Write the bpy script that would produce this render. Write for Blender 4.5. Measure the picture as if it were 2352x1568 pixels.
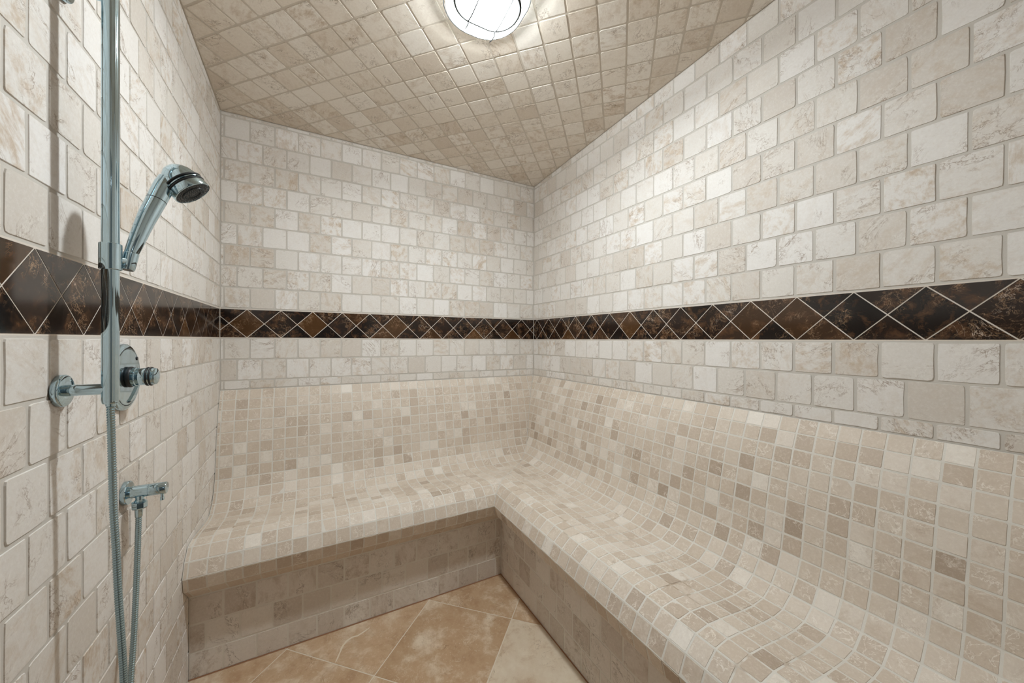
import bpy, bmesh, math, random
import numpy as np
from mathutils import Vector, Matrix

# ------------------------------------------------------------------ scene, camera, world, exposure
for o in list(bpy.data.objects):
    bpy.data.objects.remove(o)
SC = bpy.context.scene
COL = SC.collection
S = 0.104            # one tile module (tile + joint) in metres; all layout numbers below are in modules
EYE = 12.0           # eye height above the floor, in modules


def W(x, y, z):
    """module coordinates (origin at the eye) -> metres, floor at z = 0"""
    return Vector((x * S, y * S, (z + EYE) * S))


YAW, PITCH, ROLL, FPX = 0.5017, -0.004, 0.005, 835.36
_f = Vector((math.sin(YAW) * math.cos(PITCH), math.cos(YAW) * math.cos(PITCH), math.sin(PITCH)))
_r = Vector((math.cos(YAW), -math.sin(YAW), 0.0))
_u = _r.cross(_f)
CR = _r * math.cos(ROLL) + _u * math.sin(ROLL)
CU = -_r * math.sin(ROLL) + _u * math.cos(ROLL)
cam_data = bpy.data.cameras.new('camera')
cam = bpy.data.objects.new('camera', cam_data)
COL.objects.link(cam)
cam_data.sensor_fit = 'HORIZONTAL'
cam_data.sensor_width = 36.0
cam_data.lens = FPX / 2352 * 36.0
cam_data.clip_start = 0.01
cam.matrix_world = Matrix.Translation(W(0, 0, 0)) @ Matrix((CR, CU, -_f)).transposed().to_4x4()
SC.camera = cam

world = bpy.data.worlds.new('world')
SC.world = world
world.use_nodes = True
bg = world.node_tree.nodes['Background']
bg.inputs[0].default_value = (1.0, 0.99, 0.98, 1)
bg.inputs[1].default_value = 0.30
LAMP_STRENGTH = 1.7       # glow of the opal glass
BULB_WATTS = 19.5         # bulb inside it
DOWN_FILL_WATTS = 19.0    # disk light added inside the lamp to send more light down
SC.view_settings.view_transform = 'Standard'
SC.view_settings.look = 'None'
SC.view_settings.gamma = 1.0
SC.view_settings.use_curve_mapping = False
SC.view_settings.exposure = 0.93
SC.cycles.max_bounces = 10
SC.cycles.diffuse_bounces = 8
SC.cycles.glossy_bounces = 5
SC.cycles.use_denoising = True
SC.cycles.sample_clamp_indirect = 6.0
SC.cycles.caustics_reflective = False
SC.cycles.caustics_refractive = False

# ------------------------------------------------------------------ layout (modules)
D, XL, XR = 21.4037, -3.7846, 13.4409        # back wall distance, left and right wall planes
ZB, ZT = 0.0402, 1.4114                      # dark band bottom / top
DW = 1.3832                                  # width of one diamond
ZC, SL = 9.1978, 0.0488                      # ceiling height above the band, ceiling slope
YF = -3.0                                    # open front of the room
FLOOR = -12.0
RB = 4.85                                    # bench riser distance from the wall
RSC = 1.018                                  # the right bench is a little deeper
JOINT = 0.048
RECESS = 0.0016                              # metres: mortar lies this far behind the tile faces
PROF = [(0.014, -2.43), (0.2231, -2.8445), (0.4131, -3.3126), (0.5711, -3.7925), (0.6916, -4.2831),
        (0.8034, -4.7758), (0.9001, -5.2716), (0.9763, -5.7710), (1.0700, -6.2683), (1.2724, -6.7292),
        (1.5900, -7.1200), (2.0200, -7.3800), (2.5200, -7.4150), (3.0225, -7.3750), (3.5223, -7.3077),
        (4.0220, -7.2339), (4.5242, -7.1840), (5.0203, -7.2309), (5.4061, -7.5571), (5.6300, -8.0250),
        (5.4950, -8.5250)]
CHAM = (RB, -9.08)


def ceil_z(y):
    return ZT + ZC + SL * (D - y)


rng = random.Random(7)

# ------------------------------------------------------------------ materials
def new_mat(name):
    m = bpy.data.materials.new(name)
    m.use_nodes = True
    nt = m.node_tree
    return m, nt, nt.nodes['Principled BSDF']


class NB:
    def __init__(s, nt):
        s.nt = nt

    def n(s, typ, **kw):
        nd = s.nt.nodes.new(typ)
        for k, v in kw.items():
            if k.startswith('i_'):
                key = k[2:]
                key = int(key) if key.isdigit() else key
                nd.inputs[key].default_value = v
            else:
                setattr(nd, k, v)
        return nd

    def l(s, a, b):
        s.nt.links.new(a, b)

    def math(s, op, a, b=None, c=None):
        nd = s.n('ShaderNodeMath', operation=op)
        for i, v in enumerate((a, b, c)):
            if v is None:
                continue
            if isinstance(v, (int, float)):
                nd.inputs[i].default_value = v
            else:
                s.l(v, nd.inputs[i])
        return nd.outputs[0]

    def ramp(s, fac, stops, interp='LINEAR'):
        nd = s.n('ShaderNodeValToRGB')
        cr = nd.color_ramp
        cr.interpolation = interp
        while len(cr.elements) < len(stops):
            cr.elements.new(0.5)
        for e, (p, c) in zip(cr.elements, stops):
            e.position = p
            e.color = (c[0], c[1], c[2], 1) if len(c) == 3 else c
        s.l(fac, nd.inputs[0])
        return nd.outputs[0]

    def mix(s, fac, a, b, typ='MIX'):
        nd = s.n('ShaderNodeMix', data_type='RGBA', blend_type=typ)
        for key, v in ((0, fac), (6, a), (7, b)):
            if isinstance(v, (int, float)):
                nd.inputs[key].default_value = v
            elif isinstance(v, tuple):
                nd.inputs[key].default_value = (v[0], v[1], v[2], 1)
            else:
                s.l(v, nd.inputs[key])
        return nd.outputs[2]

    def noise(s, vec, scale, detail=4, rough=0.55, dist=0.0):
        nd = s.n('ShaderNodeTexNoise')
        nd.inputs['Scale'].default_value = scale
        nd.inputs['Detail'].default_value = detail
        nd.inputs['Roughness'].default_value = rough
        nd.inputs['Distortion'].default_value = dist
        s.l(vec, nd.inputs['Vector'])
        return nd.outputs['Fac']

    def randomised(s):
        """object coordinates moved and turned by a random number of the piece; also that number"""
        info = s.n('ShaderNodeObjectInfo').outputs['Random']
        att = s.n('ShaderNodeAttribute', attribute_name='tone').outputs['Fac']
        r = s.math('FRACT', s.math('ADD', info, att))
        wn = s.n('ShaderNodeTexWhiteNoise', noise_dimensions='1D')
        s.l(s.math('MULTIPLY', r, 917.3), wn.inputs['W'])
        off = s.n('ShaderNodeVectorMath', operation='SCALE')
        s.l(wn.outputs['Color'], off.inputs[0])
        off.inputs['Scale'].default_value = 40.0
        co = s.n('ShaderNodeTexCoord').outputs['Object']
        rot = s.n('ShaderNodeVectorRotate', rotation_type='EULER_XYZ')
        s.l(co, rot.inputs['Vector'])
        sc = s.n('ShaderNodeVectorMath', operation='SCALE')
        s.l(wn.outputs['Color'], sc.inputs[0])
        sc.inputs['Scale'].default_value = 6.0
        s.l(sc.outputs[0], rot.inputs['Rotation'])
        ad = s.n('ShaderNodeVectorMath', operation='ADD')
        s.l(rot.outputs[0], ad.inputs[0])
        s.l(off.outputs[0], ad.inputs[1])
        return ad.outputs[0], wn.outputs['Value'], wn.outputs['Color']


def stone_mat(name, tones, tan, vein_dark, vein_white, dark_amt, white_amt, rough=0.55, mott=0.5, pits=1.0):
    m, nt, bs = new_mat(name)
    b = NB(nt)
    co, r, rc = b.randomised()
    base = b.ramp(r, tones)
    st = b.n('ShaderNodeVectorMath', operation='MULTIPLY')
    st.inputs[1].default_value = (1.0, 0.38, 1.0)
    b.l(co, st.inputs[0])
    cs = st.outputs[0]
    sep = b.n('ShaderNodeSeparateColor')
    b.l(rc, sep.inputs[0])
    # broad mottling, stronger on some pieces than on others
    n1 = b.noise(cs, 34, 8, 0.72, 0.22)
    amt = b.math('MULTIPLY', b.math('POWER', sep.outputs[1], 1.6), mott)
    m1 = b.ramp(n1, [(0.47, (0, 0, 0)), (0.64, (1, 1, 1))])
    c = b.mix(b.math('MULTIPLY', m1, amt), base, tan)
    n2 = b.noise(co, 140, 5, 0.75)
    c = b.mix(b.math('MULTIPLY', b.ramp(n2, [(0.5, (0, 0, 0)), (0.75, (1, 1, 1))]), 0.30), c, tuple(min(1, v * 1.22) for v in tones[-1][1]))
    c = b.mix(b.math('MULTIPLY', b.ramp(n2, [(0.28, (1, 1, 1)), (0.46, (0, 0, 0))]), 0.22), c, tan)
    # fine cracks and veins
    mask = b.noise(cs, 14, 3, 0.5)
    for scale, col, am, w, hi in ((17, vein_dark, dark_amt, 0.013, 0.49), (38, vein_dark, dark_amt * 0.8, 0.020, 0.52), (24, vein_white, white_amt, 0.017, 0.45)):
        v = b.noise(cs if scale != 24 else co, scale, 7, 0.62, 0.7)
        d = b.math('ABSOLUTE', b.math('SUBTRACT', v, 0.5))
        line = b.math('SUBTRACT', 1.0, b.math('MINIMUM', b.math('DIVIDE', d, w), 1.0))
        mk = b.ramp(mask, [(hi, (0, 0, 0)), (hi + 0.12, (1, 1, 1))])
        c = b.mix(b.math('MULTIPLY', b.math('MULTIPLY', line, mk), am), c, col)
    b.l(c, bs.inputs['Base Color'])
    bs.inputs['Roughness'].default_value = rough
    bs.inputs['Specular IOR Level'].default_value = 0.35
    bp = b.n('ShaderNodeBump')
    bp.inputs['Strength'].default_value = 0.25 * pits
    bp.inputs['Distance'].default_value = 0.002
    h = b.math('ADD', b.math('MULTIPLY', n1, 0.6), b.math('MULTIPLY', n2, 0.5))
    b.l(h, bp.inputs['Height'])
    b.l(bp.outputs[0], bs.inputs['Normal'])
    return m


M = {}
M['wall'] = stone_mat('tumbled_marble_cream',
                      [(0.0, (0.64, 0.59, 0.535)), (0.2, (0.71, 0.675, 0.63)), (0.6, (0.76, 0.735, 0.705)), (1.0, (0.81, 0.79, 0.77))],
                      (0.53, 0.42, 0.31), (0.25, 0.165, 0.10), (0.87, 0.85, 0.81), 0.75, 0.45, mott=0.95)
M['ceiling'] = stone_mat('tumbled_marble_beige',
                         [(0.0, (0.63, 0.55, 0.46)), (0.2, (0.71, 0.64, 0.55)), (0.6, (0.76, 0.70, 0.62)), (1.0, (0.80, 0.755, 0.69))],
                         (0.46, 0.35, 0.24), (0.22, 0.15, 0.09), (0.84, 0.80, 0.74), 0.75, 0.5, mott=0.9)
M['riser'] = stone_mat('tumbled_marble_taupe',
                       [(0.0, (0.57, 0.51, 0.455)), (0.3, (0.65, 0.595, 0.54)), (0.7, (0.71, 0.66, 0.61)), (1.0, (0.77, 0.735, 0.69))],
                       (0.43, 0.35, 0.28), (0.20, 0.155, 0.12), (0.80, 0.77, 0.72), 0.8, 0.7, mott=0.9)
M['mosaic'] = stone_mat('mosaic_marble_beige',
                        [(0.0, (0.43, 0.345, 0.27)), (0.04, (0.54, 0.45, 0.365)), (0.25, (0.61, 0.52, 0.43)), (0.80, (0.665, 0.585, 0.50)), (0.94, (0.72, 0.65, 0.575)), (1.0, (0.79, 0.74, 0.675))],
                        (0.53, 0.43, 0.335), (0.32, 0.23, 0.16), (0.87, 0.82, 0.75), 0.3, 0.9, rough=0.5, mott=0.7, pits=0.8)


def grout_mat(name, col, stain=False):
    m, nt, bs = new_mat(name)
    b = NB(nt)
    co = b.n('ShaderNodeTexCoord').outputs['Object']
    n = b.noise(co, 8, 4)
    n2 = b.noise(co, 300, 2)
    c = b.mix(n, tuple(v * 0.88 for v in col), tuple(min(1, v * 1.1) for v in col))
    if stain:   # rusty mould stains of their own shape in the crease of the seat
        sep = b.n('ShaderNodeSeparateXYZ')
        b.l(co, sep.inputs[0])
        z0 = (-7.33 + EYE) * S
        band = b.math('SUBTRACT', 1.0, b.math('MINIMUM', b.math('DIVIDE', b.math('ABSOLUTE', b.math('SUBTRACT', sep.outputs[2], z0)), 0.03), 1.0))
        blot = b.ramp(b.noise(co, 9, 4), [(0.60, (0, 0, 0)), (0.68, (1, 1, 1))])
        c = b.mix(b.math('MULTIPLY', b.ramp(band, [(0.1, (0, 0, 0)), (0.5, (1, 1, 1))]), b.math('MULTIPLY', blot, 0.65)), c, (0.36, 0.23, 0.12))
    b.l(c, bs.inputs['Base Color'])
    bs.inputs['Roughness'].default_value = 0.9
    bp = b.n('ShaderNodeBump')
    bp.inputs['Strength'].default_value = 0.3
    bp.inputs['Distance'].default_value = 0.001
    b.l(n2, bp.inputs['Height'])
    b.l(bp.outputs[0], bs.inputs['Normal'])
    return m


M['grout'] = grout_mat('grout_wall', (0.60, 0.57, 0.525))
M['grout_ceiling'] = grout_mat('grout_ceiling', (0.60, 0.54, 0.46))
M['grout_bench'] = grout_mat('grout_bench', (0.72, 0.69, 0.635), stain=True)
M['grout_floor'] = grout_mat('grout_floor', (0.70, 0.62, 0.51))
M['grout_band'] = grout_mat('grout_band', (0.72, 0.66, 0.59))
M['caulk'] = grout_mat('caulk', (0.30, 0.15, 0.08))


def marble_mat():
    m, nt, bs = new_mat('polished_brown_marble')
    b = NB(nt)
    co, r, rc = b.randomised()
    base = b.ramp(r, [(0.0, (0.010, 0.007, 0.006)), (0.5, (0.022, 0.012, 0.008)), (0.75, (0.032, 0.024, 0.021)), (0.88, (0.05, 0.024, 0.010)), (1.0, (0.085, 0.040, 0.014))])
    n1 = b.noise(co, 24, 8, 0.7, 0.5)
    c = b.mix(b.ramp(n1, [(0.50, (0, 0, 0)), (0.72, (1, 1, 1))]), base, (0.125, 0.060, 0.028))
    mask = b.noise(co, 12, 3)
    for scale, col, am, w, hi in ((15, (0.42, 0.27, 0.16), 0.75, 0.010, 0.47), (34, (0.34, 0.20, 0.11), 0.7, 0.014, 0.50), (9, (0.75, 0.60, 0.48), 0.8, 0.006, 0.56)):
        v = b.noise(co, scale, 6, 0.64, 1.1)
        d = b.math('ABSOLUTE', b.math('SUBTRACT', v, 0.5))
        line = b.math('SUBTRACT', 1.0, b.math('MINIMUM', b.math('DIVIDE', d, w), 1.0))
        mk = b.ramp(mask, [(hi, (0, 0, 0)), (hi + 0.1, (1, 1, 1))])
        c = b.mix(b.math('MULTIPLY', b.math('MULTIPLY', line, mk), am), c, col)
    b.l(c, bs.inputs['Base Color'])
    bs.inputs['Roughness'].default_value = 0.13
    return m


M['marble'] = marble_mat()


def floor_mat(name, pale):
    m, nt, bs = new_mat(name)
    b = NB(nt)
    co, r, rc = b.randomised()
    if pale:
        base = b.ramp(r, [(0.0, (0.65, 0.55, 0.42)), (1.0, (0.68, 0.58, 0.45))])
        cloud, deep = (0.74, 0.66, 0.53), (0.44, 0.29, 0.17)
    else:
        base = b.ramp(r, [(0.0, (0.49, 0.335, 0.205)), (0.6, (0.55, 0.385, 0.245)), (1.0, (0.60, 0.44, 0.295))])
        cloud, deep = (0.75, 0.64, 0.50), (0.36, 0.215, 0.115)
    n1 = b.noise(co, 8.5, 12, 0.70, 0.15)
    c = b.mix(b.ramp(n1, [(0.50, (0, 0, 0)), (0.64, (0.85, 0.85, 0.85))]), base, cloud)
    c = b.mix(b.math('MULTIPLY', b.ramp(n1, [(0.34, (1, 1, 1)), (0.47, (0, 0, 0))]), 0.6), c, deep)
    n3 = b.noise(co, 24, 8, 0.7, 0.4)
    c = b.mix(b.math('MULTIPLY', b.ramp(n3, [(0.54, (0, 0, 0)), (0.66, (1, 1, 1))]), 0.35), c, deep)
    n2 = b.noise(co, 90, 5, 0.7)
    c = b.mix(b.math('MULTIPLY', b.ramp(n2, [(0.58, (0, 0, 0)), (0.70, (1, 1, 1))]), 0.5), c, (0.72, 0.62, 0.48))
    mask = b.noise(co, 9, 3)
    for scale, col, am, w, hi in ((7, (0.20, 0.11, 0.05), 0.7, 0.005, 0.52), (14, (0.80, 0.70, 0.56), 0.8, 0.006, 0.53)):
        v = b.noise(co, scale, 7, 0.65, 0.8)
        d = b.math('ABSOLUTE', b.math('SUBTRACT', v, 0.5))
        line = b.math('SUBTRACT', 1.0, b.math('MINIMUM', b.math('DIVIDE', d, w), 1.0))
        mk = b.ramp(mask, [(hi, (0, 0, 0)), (hi + 0.06, (1, 1, 1))])
        c = b.mix(b.math('MULTIPLY', b.math('MULTIPLY', line, mk), am), c, col)
    b.l(c, bs.inputs['Base Color'])
    bs.inputs['Roughness'].default_value = 0.42
    bp = b.n('ShaderNodeBump')
    bp.inputs['Strength'].default_value = 0.2
    bp.inputs['Distance'].default_value = 0.001
    b.l(n2, bp.inputs['Height'])
    b.l(bp.outputs[0], bs.inputs['Normal'])
    return m


M['floor'] = floor_mat('honed_travertine', False)
M['floor_pale'] = floor_mat('pale_travertine', True)
M['crack'] = grout_mat('cream_filler', (0.74, 0.64, 0.50))


def plain(name, col, rough=0.4, metal=0.0, spec=0.5):
    m, nt, bs = new_mat(name)
    b = NB(nt)
    co = b.n('ShaderNodeTexCoord').outputs['Object']
    n = b.noise(co, 60, 3)
    rr = b.math('ADD', b.math('MULTIPLY', n, rough * 0.5), rough * 0.75)
    b.l(rr, bs.inputs['Roughness'])
    bs.inputs['Base Color'].default_value = (*col, 1)
    bs.inputs['Metallic'].default_value = metal
    bs.inputs['Specular IOR Level'].default_value = spec
    return m


M['chrome'] = plain('chrome', (0.50, 0.65, 0.73), 0.06, 1.0)
M['hose'] = plain('hose_metal', (0.36, 0.48, 0.53), 0.2, 1.0)
M['black'] = plain('black_rubber', (0.012, 0.014, 0.016), 0.45)
M['charcoal'] = plain('charcoal_plastic', (0.02, 0.026, 0.03), 0.3)
M['nozzle'] = plain('grey_silicone', (0.10, 0.13, 0.14), 0.35)
M['grey_metal'] = plain('painted_grey_metal', (0.36, 0.38, 0.38), 0.45, 0.2)
M['ring_metal'] = plain('white_painted_metal', (0.055, 0.056, 0.055), 0.6, 0.0, 0.1)
M['wire'] = plain('wire_metal', (0.022, 0.022, 0.022), 0.6, 0.0, 0.1)
M['red'] = plain('red_mark', (0.6, 0.08, 0.04), 0.4)

M['door_glass'] = plain('dark_door_glass', (0.10, 0.12, 0.13), 0.08)

gm, gnt, gbs = new_mat('opal_glass_lit')
gb = NB(gnt)
gco = gb.n('ShaderNodeTexCoord').outputs['Object']
gcol = gb.mix(gb.noise(gco, 12, 2), (0.93, 1.0, 0.985), (1.0, 1.0, 0.99))
gb.l(gcol, gbs.inputs['Emission Color'])
gbs.inputs['Base Color'].default_value = (0.85, 0.87, 0.86, 1)
gbs.inputs['Emission Strength'].default_value = LAMP_STRENGTH
gbs.inputs['Roughness'].default_value = 0.2
_tr = gb.n('ShaderNodeBsdfTransparent')
_mx = gb.n('ShaderNodeMixShader')
_mx.inputs[0].default_value = 0.6
gb.l(_tr.outputs[0], _mx.inputs[1])
gb.l(gbs.outputs[0], _mx.inputs[2])
gb.l(_mx.outputs[0], gnt.nodes['Material Output'].inputs['Surface'])
M['glass'] = gm


# ------------------------------------------------------------------ mesh helpers
def link_mesh(name, me, parent=None, mat=None):
    o = bpy.data.objects.new(name, me)
    COL.objects.link(o)
    if mat is not None and not me.materials:
        me.materials.append(mat)
    if parent is not None:
        o.parent = parent
    return o


def bm_obj(name, bm, mat, parent=None, smooth=True):
    me = bpy.data.meshes.new(name)
    bm.normal_update()
    bm.to_mesh(me)
    bm.free()
    me.materials.append(mat)
    if smooth:
        for p in me.polygons:
            p.use_smooth = True
        try:
            me.set_sharp_from_angle(angle=math.radians(38))
        except Exception:
            pass
    o = bpy.data.objects.new(name, me)
    COL.objects.link(o)
    if parent is not None:
        o.parent = parent
    return o


def clip_poly(poly, a, b, c):
    """keep a*x + b*y <= c (convex polygon, list of (x, y))"""
    out = []
    n = len(poly)
    for i in range(n):
        p, q = poly[i], poly[(i + 1) % n]
        fp, fq = a * p[0] + b * p[1] - c, a * q[0] + b * q[1] - c
        if fp <= 0:
            out.append(p)
        if (fp < 0 < fq) or (fq < 0 < fp):
            t = fp / (fp - fq)
            out.append((p[0] + (q[0] - p[0]) * t, p[1] + (q[1] - p[1]) * t))
    return out


def poly_area(p):
    return 0.5 * sum(p[i][0] * p[(i + 1) % len(p)][1] - p[(i + 1) % len(p)][0] * p[i][1] for i in range(len(p)))


def inset_poly(p, d):
    """move every edge of a convex CCW polygon inward by d"""
    q = list(p)
    n = len(p)
    for i in range(n):
        ax, ay = p[i]
        bx, by = p[(i + 1) % n]
        ex, ey = bx - ax, by - ay
        L = math.hypot(ex, ey)
        if L < 1e-6:
            continue
        nx, ny = ey / L, -ex / L        # outward normal of a CCW polygon
        q = clip_poly(q, nx, ny, nx * ax + ny * ay - d)
        if len(q) < 3:
            return []
    out = []
    for v in q:
        if not out or math.hypot(v[0] - out[-1][0], v[1] - out[-1][1]) > 1e-5:
            out.append(v)
    if len(out) > 2 and math.hypot(out[0][0] - out[-1][0], out[0][1] - out[-1][1]) < 1e-5:
        out.pop()
    return out


def outline(poly, rad, jit, R, mid=True):
    """round the corners of a polygon and roughen its sides"""
    n = len(poly)
    out = []
    for i in range(n):
        p0, p1, p2 = poly[i - 1], poly[i], poly[(i + 1) % n]
        l1 = math.hypot(p0[0] - p1[0], p0[1] - p1[1])
        l2 = math.hypot(p2[0] - p1[0], p2[1] - p1[1])
        r = min(rad * R.uniform(0.6, 1.5), 0.42 * min(l1, l2))
        a = (p1[0] + (p0[0] - p1[0]) / l1 * r, p1[1] + (p0[1] - p1[1]) / l1 * r)
        c = (p1[0] + (p2[0] - p1[0]) / l2 * r, p1[1] + (p2[1] - p1[1]) / l2 * r)
        mdl = ((a[0] + c[0]) / 2 * 0.45 + p1[0] * 0.55, (a[1] + c[1]) / 2 * 0.45 + p1[1] * 0.55)
        out += [a, mdl, c]
        if mid and l2 > 8 * rad:
            ex, ey = (p2[0] - p1[0]) / l2, (p2[1] - p1[1]) / l2
            t = R.uniform(0.35, 0.65) * l2
            k = R.uniform(-0.6, 1.0) * jit
            out.append((p1[0] + ex * t - ey * k, p1[1] + ey * t + ex * k))
    return [(x + R.uniform(-jit, jit) * 0.5, y + R.uniform(-jit, jit) * 0.5) for x, y in out]


def tile_geo(ol, depth, cham):
    """verts and faces of one tile: flat face at z = 0, chamfer falling to z = -depth"""
    n = len(ol)
    cx = sum(p[0] for p in ol) / n
    cy = sum(p[1] for p in ol) / n
    top = []
    for i in range(n):
        ax, ay = ol[i - 1]
        bx, by = ol[(i + 1) % n]
        ex, ey = bx - ax, by - ay
        L = math.hypot(ex, ey) or 1
        top.append((ol[i][0] - ey / L * cham, ol[i][1] + ex / L * cham, 0.0))
    low = [(x, y, -depth) for x, y in ol]
    f = [list(range(n))] + [[n + i, n + (i + 1) % n, (i + 1) % n, i] for i in range(n)]
    return top + low, f


def geo_mesh(name, v, f, mat):
    me = bpy.data.meshes.new(name)
    me.from_pydata(v, [], f)
    me.materials.append(mat)
    return me


def to_px(p):
    """picture position and depth (modules) of a world point in metres"""
    q = (p - cam.matrix_world.translation) / S
    d = q.dot(_f)
    if d < 0.3:
        return None
    return 1176 + FPX * q.dot(CR) / d, 784 - FPX * q.dot(CU) / d, d


class Field:
    """collects the pieces of one surface; the 300 that show largest become parts, the rest one joined part"""

    def __init__(s, name, rest, parent, mat, cap=300):
        s.name, s.rest, s.parent, s.mat, s.cap = name, rest, parent, mat, cap
        s.items = []

    def add(s, v, f, mw, mesh=None):
        """v, f: local geometry; mw: world matrix; mesh: shared mesh data if any"""
        px = [to_px(mw @ Vector(p)) for p in v[:len(v) // 2]]
        a = 0.0
        if all(p is not None for p in px):
            xs = [p[0] for p in px]
            ys = [p[1] for p in px]
            cl = [(min(max(x, 0), 2352), min(max(y, 0), 1568)) for x, y, _ in px]
            a = abs(poly_area(cl))
        s.items.append([a, v, f, mw, mesh])

    def build(s):
        R = random.Random(len(s.items))
        s.items.sort(key=lambda t: -t[0])
        n = 0
        restv, restf, tone = [], [], []
        for a, v, f, mw, mesh in s.items:
            if n < s.cap and a > 12:
                me = mesh or geo_mesh(s.name, v, f, s.mat)
                o = bpy.data.objects.new(s.name, me)
                COL.objects.link(o)
                o.parent = s.parent
                o.matrix_world = mw
                n += 1
            else:
                b0 = len(restv)
                restv += [tuple(mw @ Vector(p)) for p in v]
                restf += [[i + b0 for i in ff] for ff in f]
                tone += [R.random()] * len(f)
        if restv:
            me = geo_mesh(s.rest, restv, restf, s.mat)
            at = me.attributes.new('tone', 'FLOAT', 'FACE')
            at.data.foreach_set('value', tone)
            o = link_mesh(s.rest, me, s.parent)
            o['kind'] = 'stuff'
            o.matrix_world = Matrix.Identity(4)


def frame(origin, U, V):
    """matrix whose x, y axes run along U, V on the surface and whose z axis leaves it"""
    U = Vector(U).normalized()
    V = Vector(V).normalized()
    N = U.cross(V)
    m = Matrix((U, V, N)).transposed().to_4x4()
    m.translation = origin
    return m


def jiggle(m, R, tilt=0.35, proud=0.0004):
    return m @ Matrix.Translation((0, 0, R.uniform(-proud, proud))) @ Matrix.Rotation(math.radians(R.gauss(0, tilt)), 4, 'X') @ Matrix.Rotation(math.radians(R.gauss(0, tilt)), 4, 'Y')


def make_variants(n, w, h, joint, rad, jit, depth, cham, mat, name, R):
    out = []
    for _ in range(n):
        j = joint * R.uniform(0.8, 1.25) * S
        x, y = w * S / 2 - j / 2, h * S / 2 - j / 2
        ol = outline([(-x, -y), (x, -y), (x, y), (-x, y)], rad, jit, R)
        v, f = tile_geo(ol, depth, cham)
        out.append((v, f, geo_mesh(name, v, f, mat)))
    return out


TD = 0.0045
VAR = {k: make_variants(26, 1, 1, JOINT, 0.0075, 0.0012, TD, 0.0016, M[k], 'tile', rng) for k in ('wall', 'ceiling', 'riser')}


def lay(field, quad, clips, mfun, key, R, joint=JOINT, rad=0.007, jit=0.0011, cham=0.0016, tilt=0.25, shared=True):
    """place one tile: quad in module surface coords; clips = half planes; mfun(cx, cy) -> world matrix at that point"""
    p = quad
    cut = False
    for a, b, c in clips:
        q = clip_poly(p, a, b, c)
        if len(q) < 3:
            return
        if abs(abs(poly_area(q)) - abs(poly_area(p))) > 1e-6:
            cut = True
        p = q
    if abs(poly_area(p)) < 0.006:
        return
    cx = sum(v[0] for v in quad) / len(quad)
    cy = sum(v[1] for v in quad) / len(quad)
    if not cut and shared:
        v, f, me = R.choice(VAR[key])
        turn = Matrix.Rotation(R.choice((0, 1, 2, 3)) * math.pi / 2, 4, 'Z')
        field.add(v, f, jiggle(mfun(cx, cy), R, tilt) @ turn, me)
        return
    cx = sum(v[0] for v in p) / len(p)
    cy = sum(v[1] for v in p) / len(p)
    loc = [((x - cx) * S, (y - cy) * S) for x, y in p]
    loc = inset_poly(loc, joint * S / 2)
    if len(loc) < 3 or abs(poly_area(loc)) < 2e-5:
        return
    ol = outline(loc, min(rad, 0.006), jit * 0.8, R)
    v, f = tile_geo(ol, TD, min(cham, 0.0012))
    field.add(v, f, jiggle(mfun(cx, cy), R, tilt * 0.6))


def slab(name, pts8, mat):
    """box from 8 world points (two rings of four)"""
    bm = bmesh.new()
    vs = [bm.verts.new(p) for p in pts8]
    for f in ((3, 2, 1, 0), (4, 5, 6, 7), (0, 1, 5, 4), (1, 2, 6, 5), (2, 3, 7, 6), (3, 0, 4, 7)):
        bm.faces.new([vs[i] for i in f])
    bmesh.ops.recalc_face_normals(bm, faces=bm.faces)
    o = bm_obj(name, bm, mat, smooth=False)
    o['kind'] = 'structure'
    return o


r_ = RECESS / S
T = 0.9
# ------------------------------------------------------------------ shell
wall_left = slab('wall_left', [W(XL - r_, YF, FLOOR - T), W(XL - r_, D + T, FLOOR - T), W(XL - r_, D + T, ceil_z(D + T) + .5), W(XL - r_, YF, ceil_z(YF) + .5),
                               W(XL - T, YF, FLOOR - T), W(XL - T, D + T, FLOOR - T), W(XL - T, D + T, ceil_z(D + T) + .5), W(XL - T, YF, ceil_z(YF) + .5)], M['grout'])
wall_right = slab('wall_right', [W(XR + r_, YF, FLOOR - T), W(XR + r_, D + T, FLOOR - T), W(XR + r_, D + T, ceil_z(D + T) + .5), W(XR + r_, YF, ceil_z(YF) + .5),
                                 W(XR + T, YF, FLOOR - T), W(XR + T, D + T, FLOOR - T), W(XR + T, D + T, ceil_z(D + T) + .5), W(XR + T, YF, ceil_z(YF) + .5)], M['grout'])
wall_back = slab('wall_back', [W(XL - r_, D + r_, FLOOR - T), W(XR + r_, D + r_, FLOOR - T), W(XR + r_, D + r_, ceil_z(D) + .5), W(XL - r_, D + r_, ceil_z(D) + .5),
                               W(XL - r_, D + T, FLOOR - T), W(XR + r_, D + T, FLOOR - T), W(XR + r_, D + T, ceil_z(D) + .5), W(XL - r_, D + T, ceil_z(D) + .5)], M['grout'])
ceiling = slab('ceiling', [W(XL - r_, YF, ceil_z(YF) + r_), W(XR + r_, YF, ceil_z(YF) + r_), W(XR + r_, D + r_, ceil_z(D) + r_), W(XL - r_, D + r_, ceil_z(D) + r_),
                           W(XL - r_, YF, ceil_z(YF) + T), W(XR + r_, YF, ceil_z(YF) + T), W(XR + r_, D + r_, ceil_z(D) + T), W(XL - r_, D + r_, ceil_z(D) + T)], M['grout_ceiling'])
floor = slab('floor', [W(XL - r_, YF, FLOOR - r_ * .4), W(XR + r_, YF, FLOOR - r_ * .4), W(XR + r_, D + r_, FLOOR - r_ * .4), W(XL - r_, D + r_, FLOOR - r_ * .4),
                       W(XL - r_, YF, FLOOR - T), W(XR + r_, YF, FLOOR - T), W(XR + r_, D + r_, FLOOR - T), W(XL - r_, D + r_, FLOOR - T)], M['grout_floor'])

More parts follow.
